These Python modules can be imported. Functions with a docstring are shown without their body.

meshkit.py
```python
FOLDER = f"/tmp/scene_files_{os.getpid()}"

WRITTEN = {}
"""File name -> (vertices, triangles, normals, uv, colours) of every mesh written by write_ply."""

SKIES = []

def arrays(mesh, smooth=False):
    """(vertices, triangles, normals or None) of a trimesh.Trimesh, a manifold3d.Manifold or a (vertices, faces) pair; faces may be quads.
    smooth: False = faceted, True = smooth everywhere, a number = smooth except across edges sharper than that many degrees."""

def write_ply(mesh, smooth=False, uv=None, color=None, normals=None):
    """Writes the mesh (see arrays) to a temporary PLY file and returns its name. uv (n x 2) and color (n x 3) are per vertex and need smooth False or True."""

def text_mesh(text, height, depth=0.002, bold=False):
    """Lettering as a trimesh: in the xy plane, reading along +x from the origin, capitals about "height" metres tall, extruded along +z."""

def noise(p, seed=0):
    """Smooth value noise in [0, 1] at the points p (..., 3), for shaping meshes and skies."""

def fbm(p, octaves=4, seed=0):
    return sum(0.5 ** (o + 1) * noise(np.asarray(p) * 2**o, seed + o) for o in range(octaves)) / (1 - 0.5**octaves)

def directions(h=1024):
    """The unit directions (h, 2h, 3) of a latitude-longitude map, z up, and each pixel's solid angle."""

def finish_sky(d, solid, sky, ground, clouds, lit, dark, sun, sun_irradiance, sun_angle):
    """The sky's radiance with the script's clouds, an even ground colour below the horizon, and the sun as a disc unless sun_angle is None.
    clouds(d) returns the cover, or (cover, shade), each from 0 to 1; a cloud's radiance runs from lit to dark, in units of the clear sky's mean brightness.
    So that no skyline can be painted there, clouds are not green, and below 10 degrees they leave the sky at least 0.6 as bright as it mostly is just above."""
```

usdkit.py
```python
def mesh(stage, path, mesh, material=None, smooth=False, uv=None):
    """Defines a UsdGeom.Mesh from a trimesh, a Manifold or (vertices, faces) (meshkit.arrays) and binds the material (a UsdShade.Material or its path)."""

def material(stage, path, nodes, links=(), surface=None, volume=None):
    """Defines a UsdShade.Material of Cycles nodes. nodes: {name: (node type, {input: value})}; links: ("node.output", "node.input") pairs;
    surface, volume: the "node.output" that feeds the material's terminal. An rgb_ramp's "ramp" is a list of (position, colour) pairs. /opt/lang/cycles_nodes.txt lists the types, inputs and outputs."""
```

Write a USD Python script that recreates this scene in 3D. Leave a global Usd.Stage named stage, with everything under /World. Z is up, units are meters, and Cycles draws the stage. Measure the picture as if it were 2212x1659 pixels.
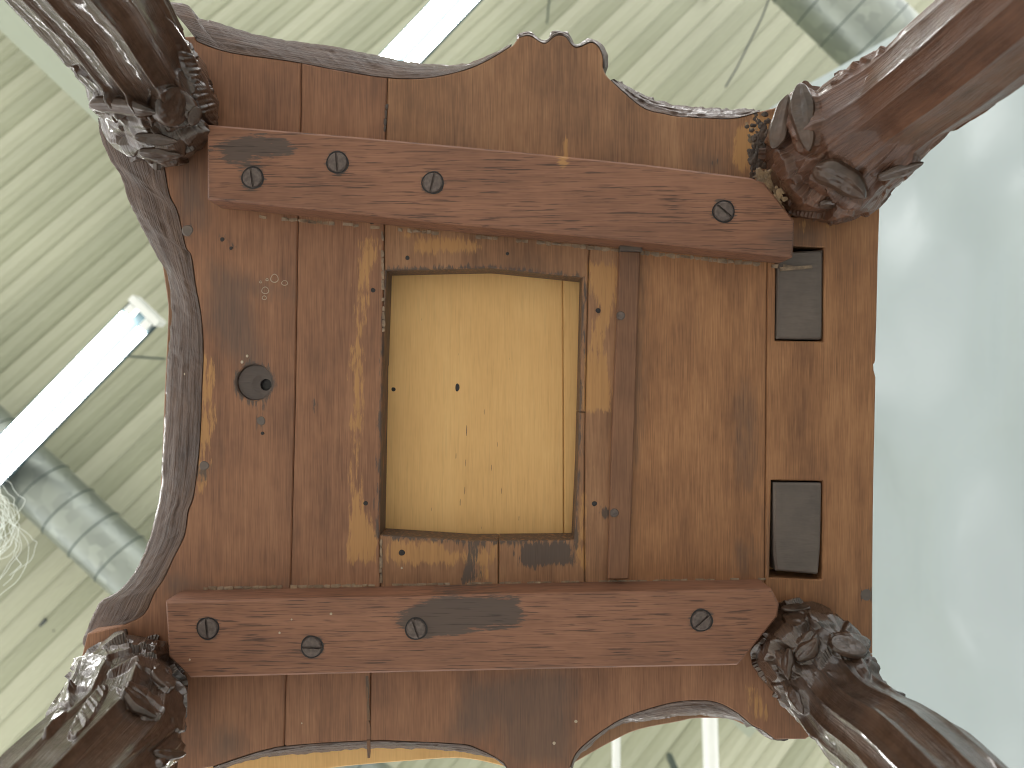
import math, random
import numpy as np, trimesh, shapely, usdkit
import manifold3d as m3
from shapely.geometry import Polygon, LineString, Point, box
from scipy.spatial import Delaunay, cKDTree
from pxr import Usd, UsdGeom, UsdLux, UsdShade, Sdf, Gf, Vt
from meshkit import fbm, noise

rng = np.random.default_rng(7)
random.seed(7)
stage = Usd.Stage.CreateInMemory()
UsdGeom.SetStageUpAxis(stage, UsdGeom.Tokens.z)
UsdGeom.SetStageMetersPerUnit(stage, 1.0)
UsdGeom.Xform.Define(stage, '/World')
UsdGeom.Scope.Define(stage, '/World/Looks')

# ------------------------------------------------------------------ camera: lies on the floor, looks straight up
F, CX, CY, CZ = 1670.0, 1106.0, 829.5, 0.03       # focal length and centre in units of the 2212-wide survey of the chair
cam = UsdGeom.Camera.Define(stage, '/World/camera')
cam.CreateHorizontalApertureAttr(36.0); cam.CreateVerticalApertureAttr(27.0)
cam.CreateFocalLengthAttr(36.0 * F / 2212.0)
cam.CreateClippingRangeAttr(Gf.Vec2f(0.005, 100))
cam.CreateFStopAttr(11.0); cam.CreateFocusDistanceAttr(0.43)
cam.CreateExposureAttr(2.5)
UsdGeom.Xformable(cam).AddTranslateOp().Set(Gf.Vec3d(0, 0, CZ))
UsdGeom.Xformable(cam).AddRotateXOp().Set(180.0)
TUBE = 7.0                                         # fluorescent tube radiance
AMBIENT = 0.36                                      # light of the unseen rest of the hall

def W(p, h):
    """survey units at height h above the lens -> metres"""
    p = np.atleast_2d(np.asarray(p, float))
    return (p - [CX, CY]) / F * h

# ------------------------------------------------------------------ scene helpers
used = {}
def path_for(name, parent):
    base = (parent or '/World') + '/' + name
    n = used.get(base, 0); used[base] = n + 1
    return base if n == 0 else f'{base}_{n:03d}'
def tag(prim, label=None, category=None, group=None, kind=None):
    prim = prim.GetPrim() if hasattr(prim, 'GetPrim') else prim
    for k, v in (('label', label), ('category', category), ('group', group), ('kind', kind)):
        if v: prim.SetCustomDataByKey(k, v)
    return prim
def thing(name, label=None, category=None, group=None, kind=None, loc=(0, 0, 0)):
    p = path_for(name, None)
    x = UsdGeom.Xform.Define(stage, p); x.AddTranslateOp().Set(Gf.Vec3d(*map(float, loc)))
    tag(x, label, category, group, kind)
    return p
def part(name, mesh, mat, parent=None, smooth=False, attrs=None, label=None):
    p = path_for(name, parent)
    m = usdkit.mesh(stage, p, mesh, M[mat], smooth=smooth)
    for k, v in (attrs or {}).items():
        UsdGeom.PrimvarsAPI(m).CreatePrimvar(k, Sdf.ValueTypeNames.FloatArray, 'vertex').Set(Vt.FloatArray.FromNumpy(np.asarray(v, np.float32)))
    if label: tag(m, label)
    return p
def boxm(size, at=(0, 0, 0)):
    b = trimesh.creation.box(size); b.apply_translation(at); return b
def cyl_between(a, b, r, n=24):
    return trimesh.creation.cylinder(radius=r, segment=[a, b], sections=n)

# ------------------------------------------------------------------ materials
M = {}
def mat(name, nodes, links, surface='p.BSDF'):
    M[name] = usdkit.material(stage, '/World/Looks/' + name, nodes, links, surface=surface)

def plank_mat(name, dark, mid, light, axis='y', pores=0.0, worn=(.50, .265, .105), stain=(.085, .066, .058), rough=.55, seed=0.0):
    def sc(along, across):
        return (across, along, across) if axis == 'y' else (along, across, across)
    n = {
        'tc': ('texture_coordinate', {}), 'oi': ('object_info', {}),
        'off': ('combine_xyz', {'x': seed, 'y': 0.0, 'z': 0.0}),
        'rnd': ('math', {'math_type': 'multiply', 'value2': 7.0}),
        'addv': ('vector_math', {'math_type': 'add'}),
        'm1': ('mapping', {'scale': sc(10, 420)}), 'm2': ('mapping', {'scale': sc(2.2, 42)}),
        'm3': ('mapping', {'scale': sc(55, 1700)}), 'm4': ('mapping', {'scale': sc(20, 34)}),
        'n1': ('noise_texture', {'scale': 1.0, 'detail': 4.0, 'roughness': .6, 'distortion': .4}),
        'n2': ('noise_texture', {'scale': 1.0, 'detail': 4.0, 'roughness': .55, 'distortion': .6}),
        'n3': ('noise_texture', {'scale': 1.0, 'detail': 2.0}),
        'n4': ('noise_texture', {'scale': 1.0, 'detail': 5.0, 'roughness': .65}),
        's1': ('math', {'math_type': 'multiply', 'value2': .15}), 's2': ('math', {'math_type': 'multiply_add', 'value2': .42}),
        's3': ('math', {'math_type': 'multiply_add', 'value2': .42}), 's4': ('math', {'math_type': 'multiply_add', 'value2': .54}),
        'r': ('map_range', {'from_min': .53, 'from_max': 1.0, 'clamp': True}),
        'ramp': ('rgb_ramp', {'ramp': [(0, dark), (.5, mid), (1, light)]}),
        # worn and stained areas: signed distances carried by the mesh, frayed along the grain
        'aw': ('attribute', {'attribute': 'worn'}), 'as': ('attribute', {'attribute': 'stain'}), 'am': ('attribute', {'attribute': 'smear'}),
        'm5': ('mapping', {'scale': sc(60, 500)}), 'n5': ('noise_texture', {'scale': 1.0, 'detail': 5.0, 'roughness': .7}),
        'f5': ('math', {'math_type': 'multiply_add', 'value2': .018, 'value3': -.009}),
        'w1': ('math', {'math_type': 'add'}), 'wr': ('map_range', {'from_min': -.0006, 'from_max': .0012, 'clamp': True}),
        'st1': ('math', {'math_type': 'add'}), 'sr': ('map_range', {'from_min': -.0005, 'from_max': .0009, 'clamp': True}),
        'sm1': ('math', {'math_type': 'add'}), 'smr': ('map_range', {'from_min': -.004, 'from_max': .007, 'to_max': .55, 'clamp': True}),
        'wvar': ('mix_color', {'blend_type': 'multiply', 'fac': .55, 'a': worn}),
        'stv': ('mix_color', {'blend_type': 'multiply', 'fac': .35, 'a': stain}),
        'wf': ('math', {'math_type': 'multiply', 'value2': .88}), 'sf': ('math', {'math_type': 'multiply', 'value2': .9}),
        'c1': ('mix_color', {}), 'c2': ('mix_color', {}), 'c3': ('mix_color', {'b': stain}),
        'pr': ('map_range', {'from_min': .575, 'from_max': .645, 'clamp': True}),
        'mp': ('mapping', {'scale': sc(46, 1350)}), 'np': ('noise_texture', {'scale': 1.0, 'detail': 3.0, 'roughness': .55}),
        'mq': ('mapping', {'scale': sc(9, 60)}), 'nq': ('noise_texture', {'scale': 1.0, 'detail': 2.0}),
        'pq': ('math', {'math_type': 'multiply_add', 'value2': .14, 'value3': -.07}), 'pa': ('math', {'math_type': 'add'}),
        'pf': ('math', {'math_type': 'multiply', 'value2': pores}),
        'c4': ('mix_color', {'b': (.035, .022, .02)}),
        'hb': ('math', {'math_type': 'multiply_add', 'value2': -.7}),
        'bump': ('bump', {'strength': .5, 'distance': .0006}),
        'rr': ('map_range', {'from_min': .3, 'from_max': .7, 'to_min': rough - .1, 'to_max': rough + .12}),
        'p': ('principled_bsdf', {'specular_ior_level': .35}),
    }
    l = [('oi.random', 'rnd.value1'), ('rnd.value', 'off.z'), ('tc.object', 'addv.vector1'), ('off.vector', 'addv.vector2')]
    for k in ('m1', 'm2', 'm3', 'm4', 'm5', 'mp', 'mq'): l.append(('addv.vector', k + '.vector'))
    for a, b in (('m1', 'n1'), ('m2', 'n2'), ('m3', 'n3'), ('m4', 'n4'), ('m5', 'n5'), ('mp', 'np'), ('mq', 'nq')): l.append((a + '.vector', b + '.vector'))
    l += [('n1.fac', 's1.value1'), ('n2.fac', 's2.value1'), ('s1.value', 's2.value3'), ('n3.fac', 's3.value1'), ('s2.value', 's3.value3'),
          ('n4.fac', 's4.value1'), ('s3.value', 's4.value3'), ('s4.value', 'r.value'), ('r.result', 'ramp.fac'),
          ('n5.fac', 'f5.value1'), ('aw.fac', 'w1.value1'), ('f5.value', 'w1.value2'), ('w1.value', 'wr.value'),
          ('as.fac', 'st1.value1'), ('f5.value', 'st1.value2'), ('st1.value', 'sr.value'),
          ('am.fac', 'sm1.value1'), ('f5.value', 'sm1.value2'), ('sm1.value', 'smr.value'),
          ('n1.fac', 'wvar.b'), ('n4.fac', 'stv.b'), ('wr.result', 'wf.value1'), ('sr.result', 'sf.value1'),
          ('ramp.color', 'c3.a'), ('smr.result', 'c3.fac'), ('c3.result', 'c1.a'), ('worn_boost.result', 'c1.b'), ('wf.value', 'c1.fac'),
          ('c1.result', 'c2.a'), ('stain_boost.result', 'c2.b'), ('sf.value', 'c2.fac'),
          ('nq.fac', 'pq.value1'), ('np.fac', 'pa.value1'), ('pq.value', 'pa.value2'), ('pa.value', 'pr.value'), ('pr.result', 'pf.value1'),
          ('c2.result', 'c4.a'), ('pf.value', 'c4.fac'), ('c4.result', 'p.base_color'),
          ('pf.value', 'hb.value1'), ('n1.fac', 'hb.value3'), ('hb.value', 'bump.height'), ('bump.normal', 'p.normal'),
          ('n4.fac', 'rr.value'), ('rr.result', 'p.roughness')]
    n['worn_boost'] = ('mix_color', {'blend_type': 'mix', 'fac': .35, 'b': worn}); l.append(('wvar.result', 'worn_boost.a'))
    n['stain_boost'] = ('mix_color', {'blend_type': 'mix', 'fac': .55, 'b': stain}); l.append(('stv.result', 'stain_boost.a'))
    mat(name, n, l)

plank_mat('plank_wood', (0.12, 0.06, 0.034), (0.25, 0.126, 0.067), (0.37, 0.205, 0.112), pores=.16)
plank_mat('plank_wood_red', (0.112, 0.055, 0.034), (0.228, 0.108, 0.061), (0.335, 0.172, 0.098), pores=.16, seed=3.1)
plank_mat('plank_wood_warm', (0.138, 0.062, 0.032), (0.285, 0.134, 0.063), (0.44, 0.225, 0.108), pores=.16, seed=5.7)
plank_mat('cleat_oak', (0.145, 0.067, 0.042), (0.228, 0.108, 0.067), (0.315, 0.155, 0.098), axis='x', pores=.72, seed=1.3)
plank_mat('batten_wood', (.088, .044, .028), (.180, .088, .050), (.26, .130, .073), seed=2.2)
plank_mat('pale_board', (0.6, 0.35, 0.135), (0.7, 0.425, 0.175), (0.76, 0.49, 0.215), pores=.07, rough=.6, seed=4.4)

plank_mat('brown_board', (.14, .07, .04), (.27, .145, .08), (.36, .20, .11), seed=6.1)

def length_wood(name, dark, mid, light, rough=.33, coat=.25, bump=.5, dist=.0015, spec=.5):
    """polished wood whose grain follows the mesh's own along/around coordinates"""
    n = {
        'aa': ('attribute', {'attribute': 'along'}), 'ar': ('attribute', {'attribute': 'around'}), 'oi': ('object_info', {}),
        'cz': ('combine_xyz', {}), 'rnd': ('math', {'math_type': 'multiply', 'value2': 11.0}),
        'm1': ('mapping', {'scale': (28, 700, 1)}), 'm2': ('mapping', {'scale': (9, 120, 1)}), 'm3': ('mapping', {'scale': (90, 1500, 1)}),
        'n1': ('noise_texture', {'scale': 1.0, 'detail': 5.0, 'roughness': .6, 'distortion': .3}),
        'n2': ('noise_texture', {'scale': 1.0, 'detail': 4.0, 'roughness': .6}),
        'n3': ('noise_texture', {'scale': 1.0, 'detail': 3.0}),
        'tc': ('texture_coordinate', {}), 'n4': ('noise_texture', {'scale': 38.0, 'detail': 5.0, 'roughness': .65}),
        's1': ('math', {'math_type': 'multiply', 'value2': .45}), 's2': ('math', {'math_type': 'multiply_add', 'value2': .4}), 's4': ('math', {'math_type': 'multiply_add', 'value2': .5}),
        'r': ('map_range', {'from_min': .45, 'from_max': .9, 'clamp': True}),
        'ramp': ('rgb_ramp', {'ramp': [(0, dark), (.5, mid), (1, light)]}),
        'h': ('math', {'math_type': 'multiply_add', 'value2': .5}),
        'bump': ('bump', {'strength': bump, 'distance': dist}),
        'rr': ('map_range', {'from_min': .3, 'from_max': .7, 'to_min': rough - .08, 'to_max': rough + .14}),
        'p': ('principled_bsdf', {'specular_ior_level': spec, 'coat_weight': coat, 'coat_roughness': .10}),
    }
    l = [('aa.fac', 'cz.x'), ('ar.fac', 'cz.y'), ('oi.random', 'rnd.value1'), ('rnd.value', 'cz.z'),
         ('cz.vector', 'm1.vector'), ('cz.vector', 'm2.vector'), ('cz.vector', 'm3.vector'), ('m1.vector', 'n1.vector'), ('m2.vector', 'n2.vector'), ('m3.vector', 'n3.vector'),
         ('tc.object', 'n4.vector'), ('n1.fac', 's1.value1'), ('n2.fac', 's2.value1'), ('s1.value', 's2.value3'), ('n4.fac', 's4.value1'), ('s2.value', 's4.value3'),
         ('s4.value', 'r.value'), ('r.result', 'ramp.fac'), ('ramp.color', 'p.base_color'),
         ('n3.fac', 'h.value1'), ('n1.fac', 'h.value3'), ('h.value', 'bump.height'), ('bump.normal', 'p.normal'), ('n4.fac', 'rr.value'), ('rr.result', 'p.roughness')]
    mat(name, n, l)
length_wood('leg_walnut', (.026, .016, .011), (.056, .032, .021), (.105, .062, .040), rough=.27, coat=.75)
length_wood('leg_walnut_warm', (.036, .017, .010), (.094, .042, .024), (.165, .078, .045), rough=.36, coat=.25, bump=.7, spec=.4)
length_wood('edge_walnut', (.034, .019, .013), (.082, .045, .030), (.15, .088, .058), rough=.48, coat=.10, bump=1.0, dist=.0025, spec=.35)

def lump_wood(name, dark, light, rough=.34, scale=60):
    mat(name, {'tc': ('texture_coordinate', {}), 'n': ('noise_texture', {'scale': scale, 'detail': 6.0, 'roughness': .65}),
               'm': ('mapping', {'scale': (1, 5, 5)}), 'n2': ('noise_texture', {'scale': 90.0, 'detail': 4.0}),
               'ramp': ('rgb_ramp', {'ramp': [(.3, dark), (.7, light)]}), 'bump': ('bump', {'strength': .45, 'distance': .0009}),
               'rr': ('map_range', {'from_min': .3, 'from_max': .7, 'to_min': rough - .08, 'to_max': rough + .15}),
               'p': ('principled_bsdf', {'coat_weight': .35, 'coat_roughness': .16})},
        [('tc.object', 'n.vector'), ('tc.object', 'm.vector'), ('m.vector', 'n2.vector'), ('n.fac', 'ramp.fac'), ('ramp.color', 'p.base_color'),
         ('n2.fac', 'bump.height'), ('bump.normal', 'p.normal'), ('n.fac', 'rr.value'), ('rr.result', 'p.roughness')])
lump_wood('carved_walnut', (.030, .018, .012), (.082, .048, .033), rough=.28)
lump_wood('carved_walnut_warm', (.030, .018, .012), (.085, .047, .030), rough=.36)
lump_wood('tenon_wood', (.080, .062, .054), (.140, .108, .092), rough=.7)
lump_wood('hole_dark', (.008, .007, .008), (.02, .017, .018), rough=.8)
lump_wood('plug_wood', (.045, .032, .028), (.085, .058, .05), rough=.6)
lump_wood('glue_crust', (.10, .07, .05), (.34, .235, .15), rough=.7, scale=160)
lump_wood('old_glue', (.05, .034, .025), (.40, .27, .15), rough=.65, scale=110)
lump_wood('dark_lump', (.02, .015, .014), (.09, .055, .038), rough=.6, scale=140)
lump_wood('pale_drop', (.33, .27, .20), (.52, .44, .34), rough=.5)
lump_wood('rail_brown', (.12, .06, .035), (.26, .135, .075), rough=.5)
mat('screw_steel', {'tc': ('texture_coordinate', {}), 'n': ('noise_texture', {'scale': 500.0, 'detail': 5.0}),
                    'ramp': ('rgb_ramp', {'ramp': [(.3, (.085, .066, .06)), (.7, (.15, .118, .108))]}), 'bump': ('bump', {'strength': .3, 'distance': .0003}),
                    'p': ('principled_bsdf', {'metallic': .35, 'roughness': .55})},
    [('tc.object', 'n.vector'), ('n.fac', 'ramp.fac'), ('ramp.color', 'p.base_color'), ('n.fac', 'bump.height'), ('bump.normal', 'p.normal')])
mat('paper', {'tc': ('texture_coordinate', {}), 'n': ('noise_texture', {'scale': 420.0, 'detail': 3.0}), 'bump': ('bump', {'strength': .12, 'distance': .0006}),
              'p': ('principled_bsdf', {'base_color': (.325, .375, .385), 'roughness': .34, 'specular_ior_level': .45})},
    [('tc.object', 'n.vector'), ('n.fac', 'bump.height'), ('bump.normal', 'p.normal')])
mat('floor_paint', {'tc': ('texture_coordinate', {}), 'n': ('noise_texture', {'scale': 3.0, 'detail': 6.0}), 'ramp': ('rgb_ramp', {'ramp': [(.3, (.68, .66, .62)), (.7, (.78, .76, .72))]}),
                    'p': ('principled_bsdf', {'roughness': .6})}, [('tc.object', 'n.vector'), ('n.fac', 'ramp.fac'), ('ramp.color', 'p.base_color')])
mat('ceiling_paint', {'oi': ('object_info', {}), 'ramp': ('rgb_ramp', {'ramp': [(0, (.34, .36, .25)), (.45, (.395, .415, .292)), (1, (.485, .50, .37))]}),
                      'tc': ('texture_coordinate', {}), 'n': ('noise_texture', {'scale': 2.5, 'detail': 5.0}), 'mx': ('mix_color', {'blend_type': 'multiply', 'fac': .25}),
                      'p': ('principled_bsdf', {'roughness': .45})},
    [('oi.random', 'ramp.fac'), ('ramp.color', 'mx.a'), ('tc.object', 'n.vector'), ('n.fac', 'mx.b'), ('mx.result', 'p.base_color')])
mat('ceiling_backing', {'p': ('principled_bsdf', {'base_color': (.36, .39, .29), 'roughness': .7})}, [])
mat('beam_paint', {'p': ('principled_bsdf', {'base_color': (.31, .35, .275), 'roughness': .5})}, [])
mat('white_enamel', {'p': ('principled_bsdf', {'base_color': (.72, .75, .72), 'roughness': .35})}, [])
mat('galvanised', {'tc': ('texture_coordinate', {}), 'v': ('voronoi_texture', {'scale': 26.0}), 'ramp': ('rgb_ramp', {'ramp': [(0, (.24, .27, .25)), (1, (.36, .40, .36))]}),
                   'n': ('noise_texture', {'scale': 5.0, 'detail': 4.0}), 'bump': ('bump', {'strength': .25, 'distance': .01}),
                   'p': ('principled_bsdf', {'metallic': .75, 'roughness': .38})},
    [('tc.object', 'v.vector'), ('v.color', 'ramp.fac'), ('ramp.color', 'p.base_color'), ('tc.object', 'n.vector'), ('n.fac', 'bump.height'), ('bump.normal', 'p.normal')])
mat('seam_dark', {'p': ('principled_bsdf', {'base_color': (.10, .13, .12), 'metallic': .4, 'roughness': .5})}, [])
mat('tube_glow', {'e': ('emission', {'color': (1.0, .985, .965), 'strength': TUBE})}, [], surface='e.emission')
mat('tray_enamel', {'p': ('principled_bsdf', {'base_color': (.02, .048, .058), 'roughness': .6})}, [])
mat('dark_metal', {'p': ('principled_bsdf', {'base_color': (.05, .06, .06), 'roughness': .5})}, [])
mat('thread', {'p': ('principled_bsdf', {'base_color': (.80, .86, .82), 'roughness': .5})}, [])

dome = UsdLux.DomeLight.Define(stage, '/World/hall_light')
am = usdkit.material(stage, '/World/Looks/hall_ambient', {'b': ('background_shader', {'color': (1.0, .985, .96), 'strength': AMBIENT})}, [], surface='b.background')
UsdShade.MaterialBindingAPI.Apply(dome.GetPrim()).Bind(am)

# ================================================================== setting
fl = trimesh.creation.box((9, 9, .05)); fl.apply_translation((0, 0, -.027))
tag(stage.GetPrimAtPath(part('floor', fl, 'floor_paint')), kind='structure')

# sloping boarded ceiling: boards run along d1, rise away to the upper right
d1 = np.array([4500., -4850., 1500.]); d1 /= np.linalg.norm(d1)
d2 = np.array([.735, .678, 0.]); d2 -= d1 * d2.dot(d1); d2 /= np.linalg.norm(d2)
nrm = np.cross(d1, d2); nrm *= np.sign(nrm[2])
C0 = np.array([0, 0, CZ + 3.15])
ceil = thing('ceiling', kind='structure')
pitch, L = .0765, 7.0
def board_profile(w, dep):
    # shallow coffered board: flat face between two bevels, looks down
    return [(-w / 2, -.004), (-w / 2 + dep * 1.4, -.0095), (-w * .14, -.011), (-w * .05, -.0140), (w * .10, -.0140), (w * .2, -.011), (w / 2 - dep, -.010), (w / 2, -.004), (w / 2, .012), (-w / 2, .012)]
for k in range(-52, 53):
    pr = board_profile(pitch - .0010, .010)
    wob = rng.normal(0, .0012)
    v = []
    for s in (-L / 2, L / 2):
        for a, b in pr: v.append(C0 + d1 * s + d2 * (k * pitch + a) + nrm * (b + wob))
    n = len(pr); f = []
    for i in range(n):
        j = (i + 1) % n; f += [(i, n + j, j), (i, n + i, n + j)]
    for i in range(1, n - 1): f += [(0, i, i + 1), (n, n + i + 1, n + i)]
    tm = trimesh.Trimesh(v, f, process=False); tm.fix_normals()
    part('ceiling_board', tm, 'ceiling_paint', ceil)
bk = boxm((L, 105 * pitch, .02))
T = np.eye(4); T[:3, 0], T[:3, 1], T[:3, 2], T[:3, 3] = d1, d2, nrm, C0 + nrm * .026
bk.apply_transform(T); part('backing_panel', bk, 'ceiling_backing', ceil)

def horiz(u, h, slope, back, fwd):
    c = np.append(W(u, h)[0], CZ + h); d = np.array([1, slope, 0.]); d /= np.linalg.norm(d)
    return c - d * back, c + d * fwd, d

def duct(u, h, slope, r, back, fwd, spacing, label):
    a, b, d = horiz(u, h, slope, back, fwd)
    t = thing('ventilation_duct', label, 'duct', 'ventilation ducts under the ceiling')
    part('pipe', cyl_between(a, b, r, 64), 'galvanised', t, smooth=40)
    n = int((back + fwd) / spacing)
    e1 = np.array([-d[1], d[0], 0]); e2 = np.array([0, 0, 1.])
    for i in range(n + 1):
        c = a + d * (i * spacing + .03)
        m = trimesh.creation.torus(r + .0005, .0028, 64, 8)
        T = np.eye(4); T[:3, 0], T[:3, 1], T[:3, 2] = e1, e2, d; T[:3, 3] = c
        m.apply_transform(T); part('seam', m, 'seam_dark', t, smooth=True)
    # strap hangers up to the ceiling
    for s in (.25, .8):
        c = a + (b - a) * s
        z = C0[2] + ((C0[:2] - c[:2]) @ nrm[:2]) / nrm[2]
        part('strap', boxm((.02, .002, max(.02, z - c[2] - r)), (c[0], c[1], (z + c[2] + r) / 2)), 'seam_dark', t)
duct((88, 1049), 2.62, .926, .098, 1.2, 1.6, .118, 'round galvanised ventilation duct passing under the lit lamp at the left')
duct((1806, 0), 2.95, .97, .148, 1.2, 1.7, .125, 'round galvanised ventilation duct at the upper right behind the carved leg')

# broad painted beam, parallel to the ducts
a, b, d = horiz((0, 65), 2.55, .945, 1.6, 3.4)
e = np.array([d[1], -d[0], 0.])
wid = .30
bm = boxm((np.linalg.norm(b - a), wid, .12)); T = np.eye(4); T[:3, 0], T[:3, 1], T[:3, 2] = d, -e, [0, 0, 1]; T[:3, 3] = (a + b) / 2 + e * wid / 2 + np.array([0, 0, .06])
bm.apply_transform(T)
tag(stage.GetPrimAtPath(part('ceiling_beam', bm, 'beam_paint')), 'broad smooth pale green beam crossing below the ribbed ceiling', 'beam')

# fluorescent lamps
def lamp(c, label, length=1.25, slope=-1.03, group='twin tube lamps under the ceiling'):
    d = np.array([1, slope, 0.]); d /= np.linalg.norm(d); e = np.array([-d[1], d[0], 0.])
    c = np.asarray(c, float)
    t = thing('fluorescent_lamp', label, 'lamp', group)
    def oriented(m, off=(0, 0, 0)):
        T = np.eye(4); T[:3, 0], T[:3, 1], T[:3, 2] = d, e, [0, 0, 1]; T[:3, 3] = c + d * off[0] + e * off[1] + np.array([0, 0, off[2]])
        m.apply_transform(T); return m
    tray = trimesh.creation.extrude_polygon(Polygon([(-.056, -.012), (-.052, -.012), (-.050, .012), (.050, .012), (.052, -.012), (.056, -.012), (.052, .018), (.03, .05), (-.03, .05), (-.052, .018)]), length)
    tray.vertices = tray.vertices[:, [2, 0, 1]] - [length / 2, 0, 0]; tray.fix_normals()
    part('tray', oriented(tray), 'tray_enamel', t)
    for s in (-1, 1):
        part('tube', oriented(trimesh.creation.cylinder(.0165, length - .10, sections=14).apply_transform(trimesh.transformations.rotation_matrix(math.pi / 2, [0, 1, 0])), (0, s * .0340, -.010)), 'tube_glow', t, smooth=40)
    for s in (-1, 1):
        part('end_cap', oriented(boxm((.022, .118, .055)), (s * (length / 2 + .004), 0, .004)), 'white_enamel', t)
        for q in (-1, 1):
            part('socket', oriented(boxm((.03, .026, .03)), (s * (length / 2 - .024), q * .0340, -.008)), 'white_enamel', t)
    z = C0[2] + ((C0[:2] - c[:2]) @ nrm[:2]) / nrm[2]
    for s in (-.35, .35):
        p0 = c + d * length * s + np.array([0, 0, .05]); part('hanger', cyl_between(p0, [p0[0], p0[1], max(z, p0[2] + .05)], .004, 8), 'seam_dark', t)
HL = 2.45
p = W((318, 672), HL)[0]; dd = np.array([-.698, .716]); p = p + dd * .63
lamp((*p, CZ + HL), 'lit twin tube lamp with its end cap showing, left of the chair seat', slope=-1.026)
p = W((862, 133), HL)[0] + np.array([.69, -.724]) * .30
lamp((*p, CZ + HL), 'lit twin tube lamp running out past the top edge of the seat', slope=-1.05)
for q, lb in (((-2.6, -1.5), 'far lamp beyond the left of the view'), ((-.9, 1.75), 'lamp beyond the bottom left of the view'), ((.2, -3.0), 'far lamp beyond the top of the view'), ((-2.7, 1.6), 'far lamp beyond the bottom left corner of the view'), ((-3.3, .1), 'farthest lamp beyond the left of the view'), ((.9, -2.2), 'lamp beyond the top right of the view'), ((-1.6, -2.6), 'lamp beyond the top left corner of the view'), ((.3, 2.6), 'lamp beyond the bottom of the view'), ((-1.5, 3.0), 'far lamp beyond the bottom of the view')):
    lamp((*q, CZ + HL), 'lit twin tube ' + lb)

# white backdrop sheet: lies under the chair, sweeps up behind its back
X, bw0, bw1 = .75, -.600, .735
prof = [(x, .002) for x in np.linspace(.36, .41, 4)]
prof += [(.42 + .33 * math.sin(t), .002 + .33 - .33 * math.cos(t)) for t in np.linspace(.06, math.pi / 2, 24)]
prof += [(X, z) for z in np.linspace(.36, 2.3, 60)]
prof = np.array(prof); ys = np.linspace(0, 1, 60)
V = []
for x, z in prof:
    lo = bw0 + max(0, z - .4) * -.0 + (.16 * max(0, 1.4 - z) if False else 0)
    for y in ys: V.append((x, lo + (bw1 - lo) * y, z))
V = np.array(V)
wob = (fbm(V * [1.3, 3.0, 3.0], 2, 5) - .5) * .16 * np.clip((V[:, 2] - .3) / .5, 0, 1) * np.clip((V[:, 1] + .56) / .25, 0.12, 1)
V[:, 0] += wob
V[:, 2] += (fbm(V[:, [1, 0, 2]] * 3, 2, 9) - .5) * 0.0
V[:, 1] -= np.clip(V[:, 2] - 1.0, 0, 2) * .16 * np.where(V[:, 1] < 0, 1, 0) * np.abs(V[:, 1]) / .6
nu, nv = len(prof), len(ys)
idx = np.arange(nu * nv).reshape(nu, nv)
fq = np.stack([idx[:-1, :-1], idx[:-1, 1:], idx[1:, 1:], idx[1:, :-1]], -1).reshape(-1, 4)
fr = np.vstack([fq[:, [0, 1, 2]], fq[:, [0, 2, 3]]])
tm = trimesh.Trimesh(V, fr, process=False)
Vb = V - tm.vertex_normals * .0008
rim = np.concatenate([idx[0, :], idx[1:, -1], idx[-1, -2::-1], idx[-2:0:-1, 0]])
rq = np.stack([rim, np.roll(rim, -1)], 1); nn = len(V)
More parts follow.
